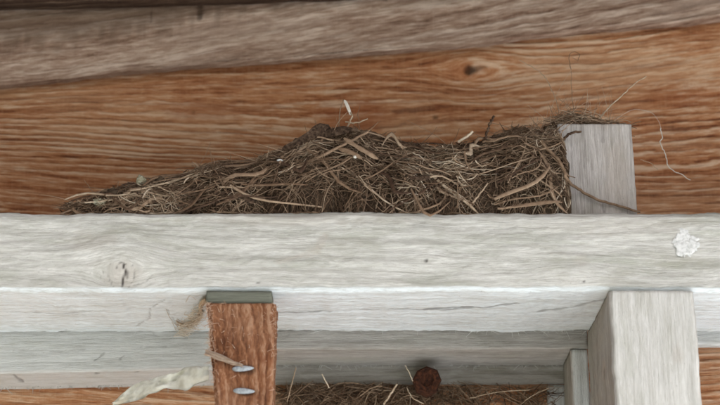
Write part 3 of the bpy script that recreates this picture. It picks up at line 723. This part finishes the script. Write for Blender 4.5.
for (a, b, c) in (((562, 127, .06), (556, 100, .05), (548, 82, .045)), ((575, 122, .07), (572, 95, .07), (571, 70, .07)), ((566, 124, .06), (575, 108, .06), (586, 92, .06)), ((592, 123, .06), (585, 112, .06), (588, 103, .06)),
                  ((556, 124, .05), (551, 110, .05), (548, 103, .05)), ((580, 123, .06), (570, 107, .05), (560, 100, .05)), ((360, 128, .05), (358, 115, .05), (360, 106, .05)), ((317, 133, .05), (316, 124, .05), (315, 120, .05)),
                  ((235, 168, .03), (231, 160, .03), (230, 154, .03)), ((213, 166, .03), (211, 155, .03), (210, 150, .03)), ((100, 202, .02), (88, 185, .02), (84, 180, .02))):
    strand_part('stem', [Q(*a), Q(*b), Q(*c)], .00042, M_FIBRE, .45, 4, .4)
strand_part('stem', [Q(571, 70, .07), Q(569, 57, .07), Q(573, 52, .068), Q(579, 54, .066), Q(578, 60, .066), Q(573, 58, .067)], .0004, M_FIBRE, .3, 4, .6)
strand_part('stem', [Q(520, 60, .06), Q(534, 68, .06), Q(542, 74, .06), Q(548, 82, .056), Q(554, 96, .055), Q(560, 112, .055)], .00038, M_FIBRE, .8, 4, .8)
strand_part('straw', [Q(598, 121, .075), Q(609, 107, .07), Q(622, 96, .062), Q(632, 86, .058), Q(646, 76, .055)], .0009, M_FIBRE, .85, 5, .5)
th = [Q(661, 128, .09), Q(662, 138, .088), Q(660, 143, .087), Q(666, 155, .085), Q(668, 166, .083), Q(676, 172, .082), Q(683, 175, .08), Q(690, 180, .08)]
strand_part('straw', th, .00055, M_FEATHER, .9, 4, .9)
strand_part('stem', [Q(612, 122, .08), Q(632, 110, .085), Q(650, 112, .088), Q(658, 120, .09), th[0]], .00016, M_FEATHER, .9, 4, 1, .0001)
strand_part('stem', [Q(640, 160, .06), Q(650, 163, .06), Q(658, 170, .06)], .0003, M_FIBRE, .8, 4, .8)
# flat blade pieces
def blade(name, pts, wid, mat, tone, curl=.12, nrm=Vector((0, -1, .3)), th_=.0006):
    p = smooth_path(pts, 6); V = []; Fc = []; N = len(p)
    for i in range(N):
        d = Vector(p[min(i + 1, N - 1)] - p[max(i - 1, 0)]).normalized(); sd_ = d.cross(nrm).normalized(); nn = sd_.cross(d).normalized()
        ww = wid * (.85 + .5 * float(vn(i * .35, tone * 9 + p[0][0] * 70, 3))) * min(1, .35 + .3 * i, .35 + .3 * (N - 1 - i))
        for k, (a, b) in enumerate(((-1, 0), (-.3, curl), (.4, curl * .8), (1, 0), (.4, curl * .8 - th_ / wid * 2), (-.3, curl - th_ / wid * 2))):
            V.append(Vector(p[i]) + sd_ * ww * .5 * a + nn * ww * .5 * b)
    for i in range(N - 1):
        for k in range(6): Fc.append((i * 6 + k, i * 6 + (k + 1) % 6, (i + 1) * 6 + (k + 1) % 6, (i + 1) * 6 + k))
    Fc += [tuple(range(6)), tuple(range((N - 1) * 6, N * 6))]
    me = bpy.data.meshes.new(name); me.from_pydata([tuple(v) for v in V], [], Fc)
    at = me.attributes.new('tone', 'FLOAT', 'POINT'); at.data.foreach_set('value', [tone] * len(V))
    return link(name, me, mat, nest)
blade('reed_blade', [Q(344, 138, .016), Q(356, 146, .012), Q(368, 153, .010), Q(378, 159, .012)], .006, M_FIBRE, .5, .5)
blade('reed_blade', [Q(337, 148, .014), Q(350, 152, .010), Q(362, 158, .010)], .006, M_FIBRE, .35, .5)
blade('reed_blade', [Q(505, 208, .008), Q(530, 204, .003), Q(560, 201, .006)], .004, M_FIBRE, .4)
blade('reed_blade', [Q(208, 172, .02), Q(222, 180, .012), Q(236, 190, .008)], .006, M_FIBRE, .3)
blade('bark_chip', [Q(283, 158, .03), Q(296, 148, .024), Q(312, 138, .024), Q(330, 127, .03)], .020, M_BARK, .2, .08, Vector((.5, -1, -.3)), .003)
blade('bark_chip', [Q(318, 136, .03), Q(338, 131, .024), Q(352, 128, .03)], .010, M_BARK, .2, .2, Vector((0, -1, .3)), .003)
blade('bark_chip', [Q(406, 174, .010), Q(418, 178, .006), Q(430, 177, .007)], .007, M_BARK, .2, .3)
blade('bark_chip', [Q(232, 190, .010), Q(246, 197, .006), Q(254, 203, .006)], .011, M_BARK, .2, .3)
blade('feather', [Q(344.5, 100, .05), Q(347, 105, .048), Q(349, 110, .047), Q(351, 115, .047)], .0042, M_FEATHER, .9)
strand_part('stem', [Q(350.5, 112, .047), Q(352, 117, .046), Q(349, 123, .044), Q(346, 134, .044)], .0010, M_FIBRE, .8, 5, 1)
strand_part('stem', [Q(344, 100, .049), Q(340, 112, .047), Q(338, 132, .044)], .0006, M_FIBRE, .5, 5, 1)
def lump(name, px, py, Y, r, mat, sq=(1, 1, 1)):
    c = P(px, py, Y); V = []; Fc = []; n, m_ = 14, 9; sd_ = int(px)
    for i in range(m_ + 1):
        th_ = math.pi * i / m_
        for k in range(n):
            a = 2 * math.pi * k / n; d = Vector((math.sin(th_) * math.cos(a), math.sin(th_) * math.sin(a), math.cos(th_)))
            q = 1 + .5 * float(fbm(d.x * 2 + d.z * 3 + 5, d.y * 2 - d.z + 5, sd_, 3))
            V.append((c.x + d.x * r * q * sq[0], c.y + d.y * r * q * sq[1], c.z + d.z * r * q * sq[2]))
    for i in range(m_):
        for k in range(n): Fc.append((i * n + k, i * n + (k + 1) % n, (i + 1) * n + (k + 1) % n, (i + 1) * n + k))
    me = bpy.data.meshes.new(name); me.from_pydata(V, [], Fc); me.polygons.foreach_set('use_smooth', [True] * len(Fc))
    return link(name, me, mat, nest)
for i in range(8):
    x = pickx(); p_ = hug(x, rng.uniform(.10, .26), rng.uniform(.014, .03), rng.normal(0, .3), rng.uniform(.000, .002), rng.normal(0, .2), 4)
    blade('grass_blade', [Vector(v_) for v_ in p_], rng.uniform(.0014, .0026), M_FIBRE, rng.uniform(.15, .7), rng.uniform(.1, .5), Vector((rng.normal(0, .4), -1, .4)))
lump('lichen_lump', 141, 182, .025, .0062, M_PEBBLE, (.9, 1, 1.2))
lump('soil_lump', 112, 196, .018, .008, M_CORE, (1.2, 1, .8)); lump('soil_lump', 100, 203, .014, .006, M_PEBBLE, (1.2, 1, .8))
lump('soil_lump', 160, 182, .024, .006, M_CORE)
lump('chalk_fleck', 281, 161.5, .016, .0034, M_DROP, (1.3, 1, .7)); lump('chalk_fleck', 355, 157, .010, .0018, M_FEATHER)

# ------------------------------------------------------------------ loose things below the beam
# straw stuffed against the wall under the trim
deb = empty('straw_clump', P(400, 400, WALL_Y - .02)); tag(deb, 'dark loose straw hanging on the wall under the trim', 'straw')
st = []; tn = []
for i in range(1700):
    px = rng.uniform(283, 556); py = 384 + abs(rng.normal(0, 20)) + (px > 470) * 5
    keep = 1 if px < 420 else (.55 if px < 480 else .3)
    if rng.random() > keep: continue
    c = np.array(P(px, py, WALL_Y - rng.uniform(.003, .028))); L = rng.uniform(.012, .045); a = rng.normal(0, .6) if rng.random() < .5 else rng.uniform(-1.5, 1.5); k = rng.normal(0, .4)
    t = np.linspace(-.5, .5, 7)
    p = c + np.outer(t, [math.cos(a), rng.normal(0, .25), math.sin(a)]) * L + np.outer(.25 - t * t, [-math.sin(a) * k, -.1, math.cos(a) * k]) * L
    p[:, 1] = np.minimum(p[:, 1], WALL_Y - .002)
    lim = z2 - .0015 if abs(px - 427) > 22 else z2 - .004; p[:, 2] -= max(0, p[:, 2].max() - lim)
    st.append((p, np.array([.6, 1, 1, 1, 1, .8, .4]) * rng.choice([.0003, .0005, .0008], p=[.5, .35, .15]))); tn.append(np.clip(rng.normal(.32, .2), 0, 1))
link('fine_fibre', tube_mesh('fine_fibre', st, 3, tn), M_FIBRE, deb, 'stuff')
for (a, b, c, r, tn_) in (((384, 404, .215), (392, 392, .20), (397, 384, .195), .0011, .9), ((405, 365, .19), (409, 372, .188), (413, 381, .19), .0005, 1.0), ((407, 388, .20), (413, 398, .195), (424, 404, .19), .0006, .9),
                     ((287, 402, .2), (292, 384, .19), (296, 367, .18), .0006, .7), ((470, 398, .22), (500, 392, .21), (530, 390, .21), .0005, .8), ((520, 405, .22), (532, 396, .21), (549, 388, .205), .0004, .8),
                     ((322, 374, .16), (326, 382, .16), (329, 388, .165), .0007, .95), ((360, 396, .2), (372, 388, .2), (382, 386, .2), .0006, .5)):
    p = smooth_path([P(*a), P(*b), P(*c)], 6, .0002); link('straw', tube_mesh('straw', [(p, np.full(len(p), r))], 5, [tn_]), M_FIBRE, deb)

# pale crumpled peel caught beside the stub
pe = [(112, 403, .12), (125, 397, .10), (140, 389, .085), (158, 383, .07), (176, 379, .06), (192, 377, .045), (208, 374, .03)]
p = smooth_path([P(*q) for q in pe], 8); N = len(p); K = 9; V = []; Fc = []
for lay in (0, 1):
    for i in range(N):
        f_ = i / (N - 1); wd = np.interp(f_, [0, .2, .5, .8, 1], [.0015, .006, .0115, .0095, .007])
        for k in range(K):
            s_k = k / (K - 1) * 2 - 1; cr = float(fbm(f_ * 9, s_k * 1.6 + 4, 55, 3))
            V.append((p[i][0] + .003 * cr, p[i][1] - .002 * (1 - s_k * s_k) - .011 * cr + .012 * abs(vn(f_ * 6 + s_k, s_k * 2 - f_ * 3, 58)) + lay * .0007, p[i][2] + s_k * wd * (1 + .8 * float(vn(f_ * 9, (k > 4) * 3., 57)))))
for lay in (0, 1):
    b0 = lay * N * K
    for i in range(N - 1):
        for k in range(K - 1): Fc.append((b0 + i * K + k, b0 + (i + 1) * K + k, b0 + (i + 1) * K + k + 1, b0 + i * K + k + 1))
for i in range(N - 1):
    for k in (0, K - 1): Fc.append((i * K + k, (i + 1) * K + k, N * K + (i + 1) * K + k, N * K + i * K + k))
me = bpy.data.meshes.new('dry_peel'); me.from_pydata([tuple(map(float, v)) for v in V], [], Fc); me.polygons.foreach_set('use_smooth', [True] * len(Fc))
tag(link('dry_peel', me, M_PEEL), 'pale crumpled strip of dry peel beside the brown stub', 'peel')

# tan fluff in the corner of beam and stub
fl = empty('fluff_tuft', P(195, 320, .01)); tag(fl, 'tan tuft of fluff caught between beam and brown stub', 'fluff')
st = []; tn = []
for i in range(260):
    f_ = rng.random(); px = 181 + 22 * f_ + rng.normal(0, 2.5); py = 328 - 22 * f_ ** 1.2 + rng.normal(0, 4)
    q = PZ(px, min(max(py, 296), 331), ZB); c = np.array(q) + np.array([0, 0, -rng.uniform(.0008, .007)])
    L = rng.uniform(.004, .018); a = rng.uniform(0, 6.28); k = rng.normal(0, 1.2); t = np.linspace(-.5, .5, 7)
    pp = c + np.outer(t, [math.cos(a), math.sin(a) * 1.2, rng.normal(0, .2)]) * L + np.outer(.25 - t * t, [-math.sin(a) * k, math.cos(a) * k, -abs(k) * .3]) * L
    pp[:, 2] = np.minimum(pp[:, 2], ZB - .0006)
    st.append((pp, np.full(7, rng.uniform(.00012, .00028)))); tn.append(rng.uniform(.3, 1))
link('fine_fibre', tube_mesh('fine_fibre', st, 3, tn), mat_straw('fluff_fibre', [(0, (.42, .33, .25)), (.5, (.64, .55, .44)), (1, (.8, .74, .64))]), fl, 'stuff')
for (a, b, c) in (((178, 327), (170, 318), (166, 309)), ((190, 325), (178, 332), (172, 322)), ((196, 300), (190, 296), (186, 302))):
    pp = smooth_path([PZ(*a, ZB - .002), PZ(*b, ZB - .002), PZ(*c, ZB - .0015)], 6); link('strand', tube_mesh('strand', [(pp, np.full(len(pp), .00035))], 4, [.85]), M_FEATHER, fl)
for j in range(16):
    o_ = rng.normal(0, 1.3, 2); zz_ = ZB - rng.uniform(.001, .006)
    pp = smooth_path([PZ(206 + o_[0], 299 + o_[1], zz_), PZ(200 + o_[1], 306 + o_[0], zz_), PZ(201 + o_[0], 315, zz_), PZ(194 + o_[1] * 2, 322 + o_[0], zz_), PZ(185 + o_[0] * 2, 325 + o_[1], zz_), PZ(178 - 3 * rng.random(), 321 + o_[1] * 2, zz_)], 5)
    link('strand', tube_mesh('strand', [(pp, np.linspace(.0007, .0002, len(pp)))], 4, [.8]), M_FLUFF, fl)
# torn flap across the stub
st = []; tn = []
for i in range(60):
    f0 = rng.random(); base = [P(206, 350 + 5 * f0, SY - .0015), P(218, 355 + 4 * f0, SY - .004), P(230, 360 + 3 * f0, SY - .0045), P(238 + 6 * f0, 364 + 2 * f0, SY - .003)]
    k0 = rng.integers(2, 5); st.append((smooth_path([Vector(q) + Vector(rng.normal(0, .0009, 3)) for q in base[:k0]], 4), rng.uniform(.0002, .0005))); tn.append(rng.uniform(.2, 1))
o = link('torn_flap', tube_mesh('torn_flap', st, 3, tn), mat_straw('torn_flap', [(0, (.3, .19, .13)), (.6, (.5, .38, .29)), (1, (.66, .57, .48))])); o.parent = stub; o['kind'] = 'stuff'
